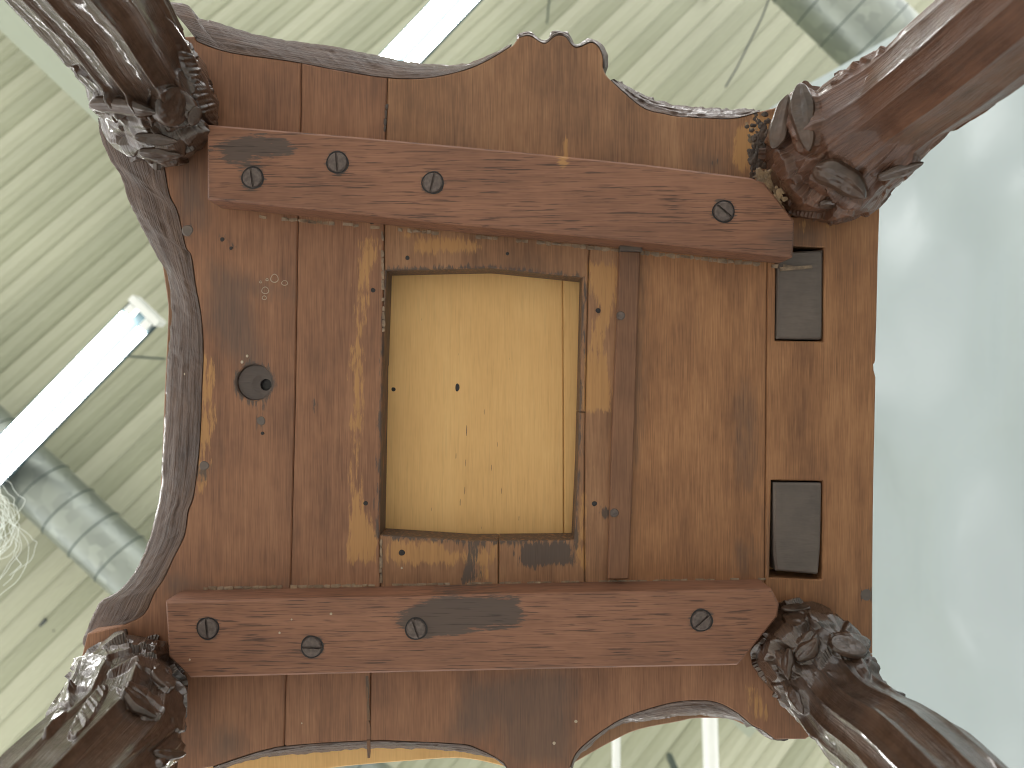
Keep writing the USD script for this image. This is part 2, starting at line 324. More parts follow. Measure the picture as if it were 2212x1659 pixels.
fs = np.vstack([fr, fr[:, ::-1] + nn, np.column_stack([rq[:, 0], rq[:, 0] + nn, rq[:, 1]]), np.column_stack([rq[:, 1], rq[:, 0] + nn, rq[:, 1] + nn])])
tag(stage.GetPrimAtPath(part('backdrop_sheet', trimesh.Trimesh(np.vstack([V, Vb]), fs, process=False), 'paper', smooth=50)), 'white glossy backdrop sheet standing behind the straight edge of the seat', 'backdrop')

# ================================================================== the chair
H0, HB = .440, .418                                # lens to seat underside, to the cleats' faces
Z0, ZB = CZ + H0, CZ + HB
PL = .021                                          # plank thickness
chair = thing('carved_chair', 'antique carved walnut chair seen from below, with cabriole legs and screwed cleats', 'chair')

top_inner = [(423, 77), (430, 90), (500, 113), (633, 132), (737, 152), (837, 167), (924, 167), (1004, 150), (1057, 127), (1100, 101)]
lobe_in = [(1108, 96), (1121, 80), (1145, 76), (1168, 90), (1180, 92), (1200, 76), (1222, 78), (1238, 98), (1252, 100), (1277, 90), (1294, 101), (1303, 123), (1304, 147)]
top_inner2 = [(1320, 172), (1387, 230), (1437, 245), (1475, 251), (1575, 255), (1622, 246), (1641, 240)]
tr = [(1690, 228), (1800, 215), (1904, 330)]
right = [(1903, 407), (1898, 553), (1895, 690), (1892, 783), (1888, 787), (1889, 800), (1893, 815), (1888, 1053), (1886, 1250), (1886, 1429)]
br = [(1880, 1450), (1800, 1560), (1740, 1598), (1701, 1598)]
bot_r = [(1675, 1599), (1650, 1580), (1624, 1567), (1593, 1541), (1556, 1521), (1517, 1514), (1452, 1519), (1364, 1545), (1310, 1574), (1250, 1622), (1233, 1659)]
lobe_b = [(1222, 1700), (1170, 1730), (1118, 1705)]
bot_l = [(1095, 1660), (1080, 1643), (1029, 1617), (992, 1608), (882, 1603), (801, 1601), (643, 1610), (566, 1623), (460, 1658)]
bl = [(330, 1680), (215, 1600), (165, 1460), (182, 1390), (187, 1369)]
left = [(267, 1349), (310, 1326), (333, 1279), (353, 1249), (373, 1206), (397, 1156), (405, 1106), (417, 1070), (428, 986), (433, 903), (435, 836), (438, 753), (433, 680), (422, 620), (412, 553), (400, 533), (383, 460), (367, 427), (360, 400), (353, 357)]
tl = [(300, 325), (240, 285), (240, 200), (330, 80)]
outline = top_inner + lobe_in + top_inner2 + tr + right + br + bot_r + lobe_b + bot_l + bl + left + tl

def smooth_line(pts, n=8, closed=False):
    """Catmull-Rom through the points"""
    P = np.asarray(pts, float); out = []
    for i in range(len(P) - 1):
        p0 = P[max(i - 1, 0)]; p1 = P[i]; p2 = P[i + 1]; p3 = P[min(i + 2, len(P) - 1)]
        for t in np.arange(n) / n:
            out.append(.5 * ((2 * p1) + (-p0 + p2) * t + (2 * p0 - 5 * p1 + 4 * p2 - p3) * t * t + (-p0 + 3 * p1 - 3 * p2 + p3) * t ** 3))
    out.append(P[-1]); return np.array(out)
seat_u = Polygon(np.vstack([smooth_line(top_inner + lobe_in + top_inner2, 5), tr, right, br, smooth_line(bot_r, 5), lobe_b, smooth_line(bot_l, 5), bl, smooth_line(left, 5), tl])).buffer(0)
opening_u = Polygon([(835, 585), (1060, 580), (1258, 600), (1253, 800), (1248, 1000), (1240, 1166), (1020, 1168), (818, 1155), (826, 850)])

# ---- worn and stained areas of the underside (survey units)
worn = [[(778, 515), (815, 512), (815, 560), (797, 600), (800, 650), (790, 738), (770, 738), (772, 600)],
        [(766, 744), (787, 742), (786, 830), (778, 900), (770, 1000), (774, 1060), (812, 1150), (815, 1215), (750, 1215), (755, 1100), (761, 900)],
        [(1268, 572), (1331, 560), (1330, 640), (1308, 720), (1305, 760), (1318, 800), (1320, 888), (1256, 888), (1260, 780), (1282, 720), (1287, 660), (1268, 610)],
        [(842, 1168), (935, 1168), (1000, 1202), (1020, 1178), (1075, 1172), (1076, 1205), (1010, 1222), (930, 1218), (840, 1216)],
        [(1281, 978), (1292, 985), (1290, 1010), (1280, 1008)], [(1251, 1060), (1266, 1070), (1264, 1168), (1248, 1165)], [(1240, 1180), (1268, 1180), (1268, 1228), (1246, 1222)],
        [(1614, 1482), (1632, 1476), (1652, 1520), (1648, 1556), (1622, 1532)],
        [(1582, 280), (1606, 272), (1640, 246), (1692, 240), (1650, 300), (1612, 376), (1584, 352)],
        [(436, 760), (466, 790), (456, 1000), (426, 1085), (432, 900)],
        [(1205, 335), (1222, 300), (1228, 345), (1216, 365)],
        [(1728, 640 - 155), (1738, 484), (1740, 500), (1728, 500)], [(1785, 484), (1800, 482), (1800, 500), (1787, 498)],
        [(865, 505), (1040, 520), (1035, 545), (900, 545)], [(1020, 1580 - 330), (1022, 1230), (1060, 1225), (1060, 1250)]]
stain = [[(455, 315), (480, 300), (520, 300), (545, 292), (600, 295), (642, 320), (635, 332), (590, 335), (545, 340), (520, 360), (490, 350), (480, 335), (447, 335)],
         [(840, 1330), (900, 1302), (960, 1285), (1120, 1290), (1142, 1340), (1110, 1355), (1040, 1360), (960, 1378), (930, 1374), (850, 1345)],
         [(1010, 1192), (1030, 1200), (1040, 1262), (982, 1262), (1000, 1230)], [(1130, 1172), (1240, 1172), (1240, 1225), (1180, 1222), (1126, 1232), (1120, 1205)],
         [(675, 865), (683, 860), (688, 880), (680, 890), (674, 880)], [(440, 990), (455, 1000), (448, 1020), (470, 1015), (430, 1040), (428, 1020)],
         [(1005, 1260), (1040, 1252), (1042, 1262)], [(1340, 1060), (1352, 1055), (1352, 1110), (1335, 1110)],
         [(1345, 1040), (1360, 1045), (1356, 1110), (1347, 1110)]]
disc_st = [(405, 498, 14), (480, 517, 8), (499, 536, 6), (565, 910, 12), (567, 936, 5), (1870, 1285, 15), (420, 1070, 7), (1300, 1105, 10), (1545, 350, 9)]
smear = [[(1596, 860), (1612, 820), (1632, 900), (1625, 1040), (1608, 1060), (1590, 980)], [(1590, 1175), (1618, 1172), (1618, 1238), (1585, 1240)],
         [(1500, 330), (1560, 340), (1558, 375), (1505, 368)], [(1360, 560), (1392, 560), (1380, 1000), (1350, 1000)], [(1650, 500), (1780, 480), (1780, 540), (1660, 545)],
         [(640, 640), (450, 560), (440, 700), (560, 860), (570, 760), (540, 640)], [(1140, 1010 + 430), (1240, 1440), (1240, 1659), (1090, 1659), (1050, 1470)],
         [(460, 1580), (500, 1560), (530, 1600), (520, 1640), (450, 1650)], [(1660, 1100), (1690, 1240), (1650, 1240)], [(370, 340), (450, 330), (440, 500), (390, 460)],
         [(355, 1240), (450, 1262), (700, 1262), (360, 1290)], [(1000, 1470), (1090, 1460), (1060, 1600), (960, 1600)]]
screws = [(546, 384, 82), (729, 351, 86), (935, 395, 103), (1563, 457, 40), (449, 1357, 84), (674, 1397, 2), (899, 1358, 70), (1515, 1340, -42)]
worn_g = shapely.union_all([Polygon(p).buffer(0) for p in worn])
stain_g = shapely.union_all([Polygon(p).buffer(0) for p in stain] + [Point(x, y).buffer(r) for x, y, r in disc_st] + [Point(x, y).buffer(25) for x, y, _ in screws] + [opening_u.buffer(5)] + [Point(549, 826).buffer(44)])
smear_g = shapely.union_all([Polygon(p).buffer(0) for p in smear])
def sdf(g, U):
    pts = shapely.points(U); d = shapely.distance(pts, g.boundary)
    return np.where(shapely.contains_xy(g, U[:, 0], U[:, 1]), d, -d)
def paint(xy, h, empty=False):
    if empty: return {'worn': np.full(len(xy), -.05), 'stain': np.full(len(xy), -.05), 'smear': np.full(len(xy), -.05)}
    U = xy / h * F + [CX, CY]; k = h / F
    return {'worn': np.clip(sdf(worn_g, U) * k, -.03, .03), 'stain': np.clip(sdf(stain_g, U) * k, -.03, .03), 'smear': np.clip(sdf(smear_g, U) * k, -.03, .03)}

def rings(poly): return [poly.exterior] + list(poly.interiors)
def slab(poly, z0, z1, step=.006, ch=.0007, jag=0.0):
    """board whose lower face (at z0) carries a dense net of vertices; returns trimesh and the 2-D positions"""
    pts, zz, loops = [], [], []
    for r in rings(poly):
        n = max(8, int(r.length / min(step * .6, .0019)))
        q = np.array([r.interpolate(t, normalized=True).coords[0] for t in np.arange(n) / n])
        c = np.array(r.coords)[:-1]                                   # keep true corners
        s = np.array([r.project(Point(p)) for p in c]); s2 = np.arange(n) / n * r.length
        allp = np.vstack([q, c]); o = np.argsort(np.concatenate([s2, s]), kind='stable'); allp = allp[o]
        keep = np.ones(len(allp), bool)
        for i in range(1, len(allp)):
            if np.linalg.norm(allp[i] - allp[i - 1]) < step * .12: keep[i] = False
        allp = allp[keep]
        loops.append(np.arange(len(allp)) + len(pts)); pts += list(allp); zz += [z0 + ch] * len(allp)
    ins = poly.buffer(-ch)
    for g in (ins.geoms if hasattr(ins, 'geoms') else [ins]):
        for r in rings(g):
            n = max(8, int(r.length / min(step * .6, .0019)))
            q = [r.interpolate(t, normalized=True).coords[0] for t in np.arange(n) / n]
            pts += q; zz += [z0] * len(q)
    x0, y0, x1, y1 = poly.bounds
    gx, gy = np.meshgrid(np.arange(x0, x1, step), np.arange(y0, y1, step))
    g = np.stack([gx.ravel(), gy.ravel()], 1) + rng.uniform(-.2, .2, (gx.size, 2)) * step
    inn = poly.buffer(-ch - step * .5)
    g = g[shapely.contains_xy(inn, g[:, 0], g[:, 1])]
    pts = np.vstack([np.array(pts), g]); zz = np.concatenate([zz, np.full(len(g), z0)])
    tri = Delaunay(pts).simplices; c = pts[tri].mean(1)
    tri = tri[shapely.contains_xy(poly, c[:, 0], c[:, 1])]
    a = pts[tri]; ar = np.cross(a[:, 1] - a[:, 0], a[:, 2] - a[:, 0]); tri = np.where((ar > 0)[:, None], tri[:, ::-1], tri)
    n = len(pts); f = [tri, tri[:, ::-1] + n]
    for lp in loops:
        p, q = lp, np.roll(lp, -1)
        w1 = np.column_stack([p, q, q + n]); w2 = np.column_stack([p, q + n, p + n])
        area = .5 * np.sum(pts[p, 0] * pts[q, 1] - pts[q, 0] * pts[p, 1])
        out = area > 0
        if lp is not loops[0]: out = area > 0
        f += [w1, w2] if out else [w1[:, ::-1], w2[:, ::-1]]
    v = np.vstack([np.column_stack([pts, zz]), np.column_stack([pts, np.full(n, z1)])])
    return trimesh.Trimesh(v, np.vstack(f), process=False), v[:, :2]

def to_world(poly, h): return shapely.transform(poly, lambda a: (a - [CX, CY]) / F * h)

# ---- planks: the seat is cut along its joints
J1 = [(652, -50), (650, 240), (644, 480), (638, 850), (628, 1260), (617, 1480), (610, 1800)]
J2 = [(840, -50), (837, 167), (833, 300), (830, 500), (826, 850), (820, 1170), (822, 1262), (800, 1460), (796, 1800)]
J3 = [(1290, -50), (1290, 320), (1272, 560), (1264, 900), (1262, 1170), (1264, 1262), (1250, 1500), (1240, 1800)]
J4 = [(1360, -50), (1356, 300), (1350, 540), (1340, 850), (1330, 1262), (1320, 1500), (1310, 1800)]
J5 = [(1662, -50), (1658, 550), (1655, 850), (1652, 1250), (1648, 1800)]
FAR0 = [(-500, -50), (-500, 1800)]; FAR1 = [(2800, -50), (2800, 1800)]
def between(a, b): return Polygon(list(a) + list(b)[::-1])
G = .7
def clean(p):
    if hasattr(p, 'geoms'): p = max(p.geoms, key=lambda g: g.area)
    return p
mort1 = Polygon([(1677, 530), (1780, 535), (1779, 737), (1675, 735)])
mort2 = Polygon([(1667, 1038), (1777, 1040), (1775, 1252), (1663, 1247)])
knot = Point(549, 826).buffer(38)
CUT_T = Polygon([(-600, -100), (-600, 240), (800, 370), (1720, 468), (1760, 440), (3000, 440), (3000, -100)])
CUT_B = Polygon([(-600, 2000), (-600, 1400), (800, 1382), (1650, 1352), (1720, 1412), (3000, 1422), (3000, 2000)])
rest = seat_u.difference(CUT_T).difference(CUT_B)
mid = between(J2, J3).intersection(rest).difference(opening_u)
pieces = [('plank_wood_red', between(FAR0, J1).intersection(seat_u).difference(knot)),
          ('plank_wood_red', between(J1, J2).intersection(seat_u)),
          ('plank_wood', between(J2, FAR1).intersection(seat_u).intersection(CUT_T)),
          ('plank_wood_red', between(J2, FAR1).intersection(seat_u).intersection(CUT_B)),
          ('plank_wood', mid.intersection(box(0, -50, 3000, 890))),
          ('plank_wood', mid.intersection(box(0, 890, 1077, 1900))),
          ('plank_wood', mid.intersection(box(1077, 890, 3000, 1900))),
          ('plank_wood', between(J3, J4).intersection(rest).difference(opening_u)),
          ('plank_wood_warm', between(J4, J5).intersection(rest)),
          ('plank_wood_warm', between(J5, FAR1).intersection(rest).difference(mort1).difference(mort2))]
for m_, pu in pieces:
    pu = clean(pu.buffer(-G, join_style='mitre').simplify(.25))
    tm, xy = slab(to_world(pu, H0), Z0 + rng.uniform(-.0003, .0003), Z0 + PL)
    part('seat_plank', tm, m_, chair, attrs=paint(xy, H0))

# ---- mouldings round the seat's shaped edges
def band(name, inner, outer, h_out, mat_='edge_walnut', n=240, wave=.0011, seed=0, h_in=None, back=.012, lip=.0, rows=14, nz=0):
    A = smooth_line(inner, 6); B = smooth_line(outer, 6)
    def rs(P, n):
        s = np.concatenate([[0], np.cumsum(np.linalg.norm(np.diff(P, axis=0), axis=1))]); t = np.linspace(0, s[-1], n)
        return np.stack([np.interp(t, s, P[:, 0]), np.interp(t, s, P[:, 1])], 1), t
    A, sa = rs(A, n); B, _ = rs(B, n)
    hi = h_in or H0
    A3 = np.column_stack([W(A, hi), np.full(n, CZ + hi)]); B3 = np.column_stack([W(B, h_out), np.full(n, CZ + h_out)])
    out = B3[:, :2] - A3[:, :2]; ln = np.linalg.norm(out, axis=1, keepdims=True) + 1e-9; out = out / ln
    prof_rows = []
    wv = (fbm(np.column_stack([sa * .035, np.zeros(n), np.full(n, seed)]), 3, seed) - .5)
    for j in range(rows):
        t = j / (rows - 1)
        P = A3 * (1 - t) + B3 * t
        bulge = math.sin(math.pi * t)
        r = (fbm(np.column_stack([sa * .012, np.full(n, t * 9), np.full(n, seed + 3.)]), 3, seed) - .5) * wave * 1.6 * (1 if 0 < j < rows - 1 else .4)
        chip = np.abs(fbm(np.column_stack([sa * .05, np.full(n, t * 3), np.full(n, seed + 8.)]), 2, seed + 5) - .5) * wave * 1.5 * (1 if j else .3)
        P = P + np.column_stack([out * (r * .3 - (chip * .8 if j == rows - 1 else 0))[:, None], r - .0012 * bulge + chip])
        prof_rows.append(P)
    last = prof_rows[-1].copy()
    p2 = last.copy(); p2[:, :2] += out * (.0027 + .0005 * wv[:, None] * 2); p2[:, 2] += .004; prof_rows.append(p2)
    p3 = p2.copy(); p3[:, 2] += back; p3[:, :2] -= out * .001; prof_rows.append(p3)
    p4 = A3.copy(); p4[:, 2] = p3[:, 2]; p4[:, :2] -= out * .006; prof_rows.append(p4)
    p5 = A3.copy(); p5[:, :2] -= out * .0002; p5[:, 2] += .0004; prof_rows.append(p5)
    R = len(prof_rows); V = np.stack(prof_rows, 0).reshape(-1, 3); idx = np.arange(R * n).reshape(R, n)
    f = []
    for i in range(R):
        j = (i + 1) % R
        f.append(np.stack([idx[i, :-1], idx[i, 1:], idx[j, 1:], idx[j, :-1]], -1))
    f = np.concatenate(f); f = np.vstack([f[:, [0, 1, 2]], f[:, [0, 2, 3]]])
    for c in (0, -1):
        f = np.vstack([f, [(idx[0, c], idx[k, c], idx[k + 1, c]) for k in range(1, R - 1)]])
    tm = trimesh.Trimesh(V, f, process=False)
    tm.fix_normals()
    cum = np.concatenate([[0], np.cumsum(np.linalg.norm(np.diff(np.stack(prof_rows, 0).mean(1), axis=0), axis=1))])
    part(name, tm, mat_, chair, smooth=True, attrs={'along': np.tile(sa / F * .44, R), 'around': np.repeat(cum, n)})

band('edge_moulding', top_inner, [(353, 2), (400, 10), (414, 22), (419, 38), (460, 45), (567, 77), (737, 105), (820, 122), (894, 137), (960, 141), (1020, 137), (1070, 116), (1104, 96)], .456, seed=1)
band('edge_moulding', lobe_in[1:], [(1117, 75), (1128, 71), (1144, 69), (1160, 80), (1174, 87), (1184, 84), (1193, 70), (1212, 67), (1227, 72), (1236, 88), (1246, 97), (1260, 90), (1277, 84), (1298, 95), (1309, 115), (1312, 125), (1310, 147)], .453, seed=2, wave=.0018, n=160)
band('edge_moulding', top_inner2, [(1334, 173), (1364, 193), (1420, 217), (1474, 230), (1528, 234), (1590, 236), (1643, 238)], .456, seed=3, wave=.0022)
band('edge_moulding', left[::-1], [(212, 275), (222, 310), (231, 330), (240, 350), (262, 383), (278, 433), (302, 483), (338, 553), (360, 590), (369, 640), (370, 680), (363, 786), (360, 870), (355, 953), (350, 1053), (341, 1106), (318, 1183), (292, 1236), (256, 1278), (222, 1298), (207, 1319), (190, 1357), (178, 1383), (183, 1400)], .456, seed=4, n=340, rows=18)
band('edge_moulding', bot_r[::-1][0:9], [(1236, 1659), (1253, 1629), (1330, 1568), (1392, 1557), (1500, 1543), (1576, 1551), (1600, 1557), (1628, 1570)], .4505, seed=5)
band('edge_moulding', bot_l, [(1097, 1660), (1065, 1637), (1010, 1625), (918, 1617), (808, 1615), (735, 1619), (651, 1626), (552, 1637), (478, 1659)], .449, seed=6)
band('edge_moulding', [(1593, 1541), (1624, 1567), (1650, 1580), (1675, 1599)], [(1611, 1569), (1628, 1568), (1646, 1578), (1647, 1588), (1676, 1600), (1702, 1599)], .452, seed=7, n=80)

# ---- the pale upper board (shows through the opening and beyond the lower edges) and the dark top above it
HP = .463
pale_u = np.vstack([[(430, 110), (640, 150), (830, 180), (930, 185), (1100, 150), (1250, 140), (1330, 210), (1480, 262), (1640, 262), (1800, 330), (1838, 420), (1836, 700), (1830, 1380), (1740, 1500), (1660, 1570)],
                    smooth_line([(1607, 1567), (1573, 1554), (1503, 1553), (1466, 1560), (1381, 1577), (1324, 1602), (1239, 1650)], 4), [(1180, 1680), (1120, 1676)],
                    smooth_line([(1094, 1658), (1029, 1643), (973, 1639), (882, 1645), (732, 1658), (600, 1678)], 4), [(450, 1690), (280, 1500), (262, 1330)],
                    smooth_line([(274, 1268), (298, 1236), (319, 1183), (341, 1106), (349, 986), (354, 853), (362, 686), (360, 643), (350, 575)], 4), [(330, 480), (300, 400), (330, 250)]])
pw = to_world(Polygon(pale_u).buffer(0), HP)
seam = to_world(Polygon([(1200, 300), (1217.5, 300), (1212.5, 700), (1215, 1000), (1219.5, 1500), (1200, 1500)]), HP)
right_half = to_world(Polygon([(1217, -100), (1216, 600), (1218, 1000), (1220, 1900), (3000, 1900), (3000, -100)]), HP)
lower_r = to_world(Polygon([(1217, 1450), (3000, 1450), (3000, 1900), (1100, 1900), (1100, 1640)]), HP)
left_s = to_world(box(-500, 0, 400, 1500), HP)
for g, mb in ((pw.difference(right_half).difference(left_s).difference(lower_r), 'pale_board'), (pw.intersection(right_half).difference(lower_r), 'pale_board'), (pw.intersection(lower_r), 'brown_board'), (pw.intersection(left_s).difference(lower_r), 'brown_board')):
    g = clean(clean(g).buffer(-.00012))
    tm, xy = slab(g, CZ + HP, CZ + HP + .012, step=.008)
    e = paint(xy, HP, True)
    part('upper_board', tm, mb, chair, attrs=e)
tm, xy = slab(pw.buffer(-.004), CZ + HP + .0125, CZ + HP + .022, step=.02)
part('seat_top', tm, 'batten_wood', chair, attrs=paint(xy, HP, True))
# filler rim of the opening
rim_u = opening_u.buffer(-1).difference(opening_u.buffer(-1).intersection(Polygon([(848, 602), (1246, 618), (1229, 1146), (832, 1143)])))

# ---- cleats with their screws
def cleat(u, scr, label=None):
    tm, xy = slab(to_world(Polygon(u), HB), ZB, Z0 - .0002, ch=.0012)
    p = part('cleat', tm, 'cleat_oak', chair, attrs=paint(xy, HB))
    for x, y, a in scr:
        c = W((x, y), HB)[0]; r = .0055
        head = m3.Manifold.cylinder(.0016, r, r * .9, 40).translate((0, 0, 0)) + m3.Manifold.cylinder(.0004, r * .9, r * .78, 40).translate((0, 0, .0016))
        slot = m3.Manifold.cube((.03, .00125, .003), True).translate((0, 0, .0020))
        hd = (head - slot).rotate((180, 0, 0)).rotate((0, 0, float(a))).translate((c[0], c[1], ZB + .0004))
        part('screw', hd, 'screw_steel', p, smooth=30)
        rg = trimesh.creation.annulus(r * .98, r * 1.12, .0003, sections=40)
        rg.vertices[:, :2] *= 1 + .03 * np.sin(np.arctan2(rg.vertices[:, 1], rg.vertices[:, 0]) * 3 + x)[:, None]
        rg.apply_translation((c[0], c[1], ZB - .0001)); part('screw_recess', rg, 'hole_dark', p)
cleat([(447, 268), (760, 294), (1100, 325), (1400, 355), (1622, 383), (1652, 394), (1717, 476), (1716, 520), (1713, 556), (1400, 524), (1000, 486), (700, 455), (447, 430)], screws[:4])
cleat([(356, 1299), (800, 1290), (1200, 1281), (1668, 1273), (1684, 1306), (1680, 1334), (1594, 1438), (1200, 1446), (800, 1455), (410, 1465), (388, 1443), (364, 1420)], screws[4:])

# ---- batten, tenons, plug, nails
tm, xy = slab(to_world(Polygon([(1339, 541), (1384, 543), (1378, 700), (1370, 950), (1359, 1252), (1313, 1252), (1322, 950), (1333, 700)]), .436), CZ + .436, Z0 - .0002, ch=.0008)
part('batten', tm, 'batten_wood', chair, attrs=paint(xy, .436, True))
tm = boxm((.0125, .004, .006)); c = W((1362, 541), .436)[0]; tm.apply_translation((c[0], c[1] - .0012, CZ + .4365)); part('batten_end', tm, 'tenon_wood', chair)
for u, dz in (([(1680, 545), (1779, 540), (1777, 733), (1677, 732)], .0003), ([(1670, 1042), (1774, 1043), (1771, 1180), (1766, 1240), (1675, 1232), (1671, 1200)], -.0012)):
    tm, xy = slab(to_world(Polygon(u), H0), Z0 + dz, Z0 + .03, ch=.0011)
    part('tenon', tm, 'tenon_wood', chair)
sp = m3.Manifold.hull_points(np.array([(x, y, z) for (x, y) in W([(1683, 578), (1752, 574), (1753, 580), (1685, 586)], H0) for z in (Z0 - .0016, Z0 - .0003)]))
part('splinter', sp, 'glue_crust', chair)
c = W((549, 826), H0)[0]; R = 37.3 / F * H0
plug = m3.Manifold.cylinder(.010, R, R, 64) - m3.Manifold.cylinder(.010, .0023, .0042, 32).translate((.0058, .0014, -.005)) - m3.Manifold.sphere(.012, 64).translate((.0035, .001, -.0105))
plug = plug.translate((c[0], c[1], Z0 + .0025))
part('round_plug', plug, 'plug_wood', chair, smooth=30)
part('plug_hole', m3.Manifold.cylinder(.003, .0045, .0045, 24).translate((c[0] + .0058, c[1] + .0014, Z0 + .0065)), 'hole_dark', chair)
def disc(name, u, r, h, m_, proud=.0003, jag=.06, n=30, sq=1.0, rot=0.):
    c = W(u, h)[0]; t = np.linspace(0, 2 * math.pi, n, endpoint=False)
    rr = r / F * h * (1 + jag * np.sin(3 * t + u[0]) * .6 + jag * np.cos(2 * t + u[1]) * .6)
    x, y = rr * np.cos(t), rr * np.sin(t) * sq
    x, y = x * math.cos(rot) - y * math.sin(rot), x * math.sin(rot) + y * math.cos(rot)
    z = CZ + h
    pts = np.vstack([np.column_stack([c[0] + x, c[1] + y, np.full(n, z + .0002)]), np.column_stack([c[0] + x * .8, c[1] + y * .8, np.full(n, z - proud)])])
    return part(name, m3.Manifold.hull_points(pts), m_, chair)
for u, r in (((880, 557), 5), ((806, 627), 6), ((790, 1087), 6), ((1292, 671), 6), ((1284, 1088), 6), ((868, 1194), 7), ((480, 517), 5), ((499, 536), 4), ((1096, 548), 4), ((804, 478), 8), ((567, 936), 4), ((1683, 262), 7)):
    disc('nail_hole', u, r, H0, 'hole_dark')
for u, r in (((1341, 682), 10), ((1327, 1108), 10)): disc('batten_nail', u, r, .436, 'screw_steel', .0006, .03)
disc('nail_hole', (850, 841), 5, HP, 'hole_dark'); disc('nail_hole', (988, 837), 5, HP, 'hole_dark', sq=1.9)
for u, ln in (((1008, 930), 14), ((1006, 1000), 9), ((1004, 1060), 10), ((1046, 890), 7), ((1062, 1010), 8), ((985, 985), 7), ((994, 1085), 9), ((1083, 1060), 8), ((1075, 960), 6), ((932, 1100), 5), ((1121, 1120), 6), ((990, 765), 3), ((1100, 775), 3), ((910, 690), 3), ((1040, 1140), 4)):
    disc('hairline_crack', u, ln, HP, 'plug_wood', .0001, .02, 12, .07, math.pi / 2 + .03)
for u in ((405, 498, 13), (1871, 1285, 13), (441, 1006, 11), (564, 909, 10)): disc('dark_peg', u[:2], u[2], H0, 'tenon_wood', .0003)
for u, r, h in (((630, 1338), 2, HB), ((715, 1326), 3, HB), ((604, 1367), 2.6, HB), ((868, 1227), 2.6, H0), ((410, 1425), 2.2, HB), ((534, 769), 3.2, H0), ((523, 782), 3.6, H0), ((400, 808), 3, .447), ((1197, 1605), 4, H0), ((1244, 1558), 4, H0), ((652, 1562), 2, H0)):
    disc('pale_speck', u, r, h, 'pale_drop', .0004)
for u, r, sq in (((593, 601), 8, 1.1), ((615, 611), 6.5, .8), ((573, 627), 7.5, .95), ((571, 643), 4.5, .9), ((655, 601), 8, .6), ((666, 587), 7, .5), ((577, 604), 2.5, 1.), ((563, 609), 2.2, 1.)):
    c = W(u, H0)[0]; k = r / F * H0
    tor = trimesh.creation.torus(k, .00022, 28, 6); tor.vertices[:, 1] *= sq; tor.vertices[:, 0] *= 1 + .15 * np.sin(tor.vertices[:, 1] / k * 1.5)
    tor.apply_translation((c[0], c[1], Z0)); part('dried_drop', tor, 'pale_drop', chair, smooth=True)

# ---- crusts of old glue along the cleats and joints
def crust(u0, u1, h, w, m_='glue_crust', seed=0, gap=.25, thick=.0008, chunk=(9, 24)):
    r = np.random.default_rng(seed); a, b = np.array(u0, float), np.array(u1, float); Lx = np.linalg.norm(b - a); d = (b - a) / Lx; nn_ = np.array([-d[1], d[0]])
    s, ms = 0, []
    while s < Lx:
        l = r.uniform(*chunk)
        if r.random() > gap:
            q = []
            for k in np.linspace(0, l - 1.2, 4): q.append((a + d * (s + k) + nn_ * w * r.uniform(.2, 1.), a + d * (s + k) - nn_ * w * r.uniform(.2, .9)))
            P = W(np.array(q).reshape(-1, 2), h)
            pts = np.vstack([np.column_stack([P, np.full(len(P), CZ + h + .0004)]), np.column_stack([P * .9995, CZ + h - thick * r.uniform(.3, 1, len(P))])])
            hm = m3.Manifold.hull_points(pts).to_mesh(); ms.append(trimesh.Trimesh(hm.vert_properties[:, :3], hm.tri_verts, process=False))
        s += l
    tag(stage.GetPrimAtPath(part('glue_crust', trimesh.util.concatenate(ms), m_, chair)), kind='stuff')
crust((560, 468), (1240, 531), H0, 5, seed=1, gap=.3)
crust((1240, 531), (1700, 577), H0, 6, seed=2, gap=.15)
crust((440, 1271), (760, 1265), H0, 5, seed=3, gap=.2)
crust((760, 1265), (1655, 1250), H0, 3.5, seed=4, gap=.35)
crust((826, 500), (829, 720), H0, 4, seed=5, gap=.15)
crust((824, 1165), (823, 1258), H0, 4, seed=6, gap=.1)
crust((794, 1460), (797, 1600), H0, 5, 'batten_wood', seed=7, gap=.0, chunk=(30, 60))
crust((836, 225), (831, 280), H0, 4, 'dark_lump', seed=8, gap=.1)
def lumps(u, rad, n, h, m_, seed, size=(2.5, 7)):
    r = np.random.default_rng(seed); ms = []
    for _ in range(n):
        q = np.array(u) + r.normal(0, 1, 2) * rad; k = r.uniform(*size) / F * h
        s = trimesh.creation.icosphere(2, k); s.vertices *= (1, r.uniform(.6, 1.5), r.uniform(.15, .35)); s.vertices += (fbm(s.vertices / k * 1.5 + r.uniform(0, 50), 3) - .5)[:, None] * k * .6
        s.apply_translation((*W(q, h)[0], CZ + h)); ms.append(s)
    tag(stage.GetPrimAtPath(part('glue_lump', trimesh.util.concatenate(ms), m_, chair, smooth=50)), kind='stuff')
lumps((1643, 330), (11, 30), 150, H0, 'dark_lump', 1, (3, 8))
lumps((1625, 300), (8, 22), 16, H0, 'old_glue', 4, (2, 5))
lumps((1660, 398), (12, 14), 90, .428, 'old_glue', 2, (4, 9))
lumps((1685, 432), (6, 16), 22, .422, 'old_glue', 3, (3, 7))

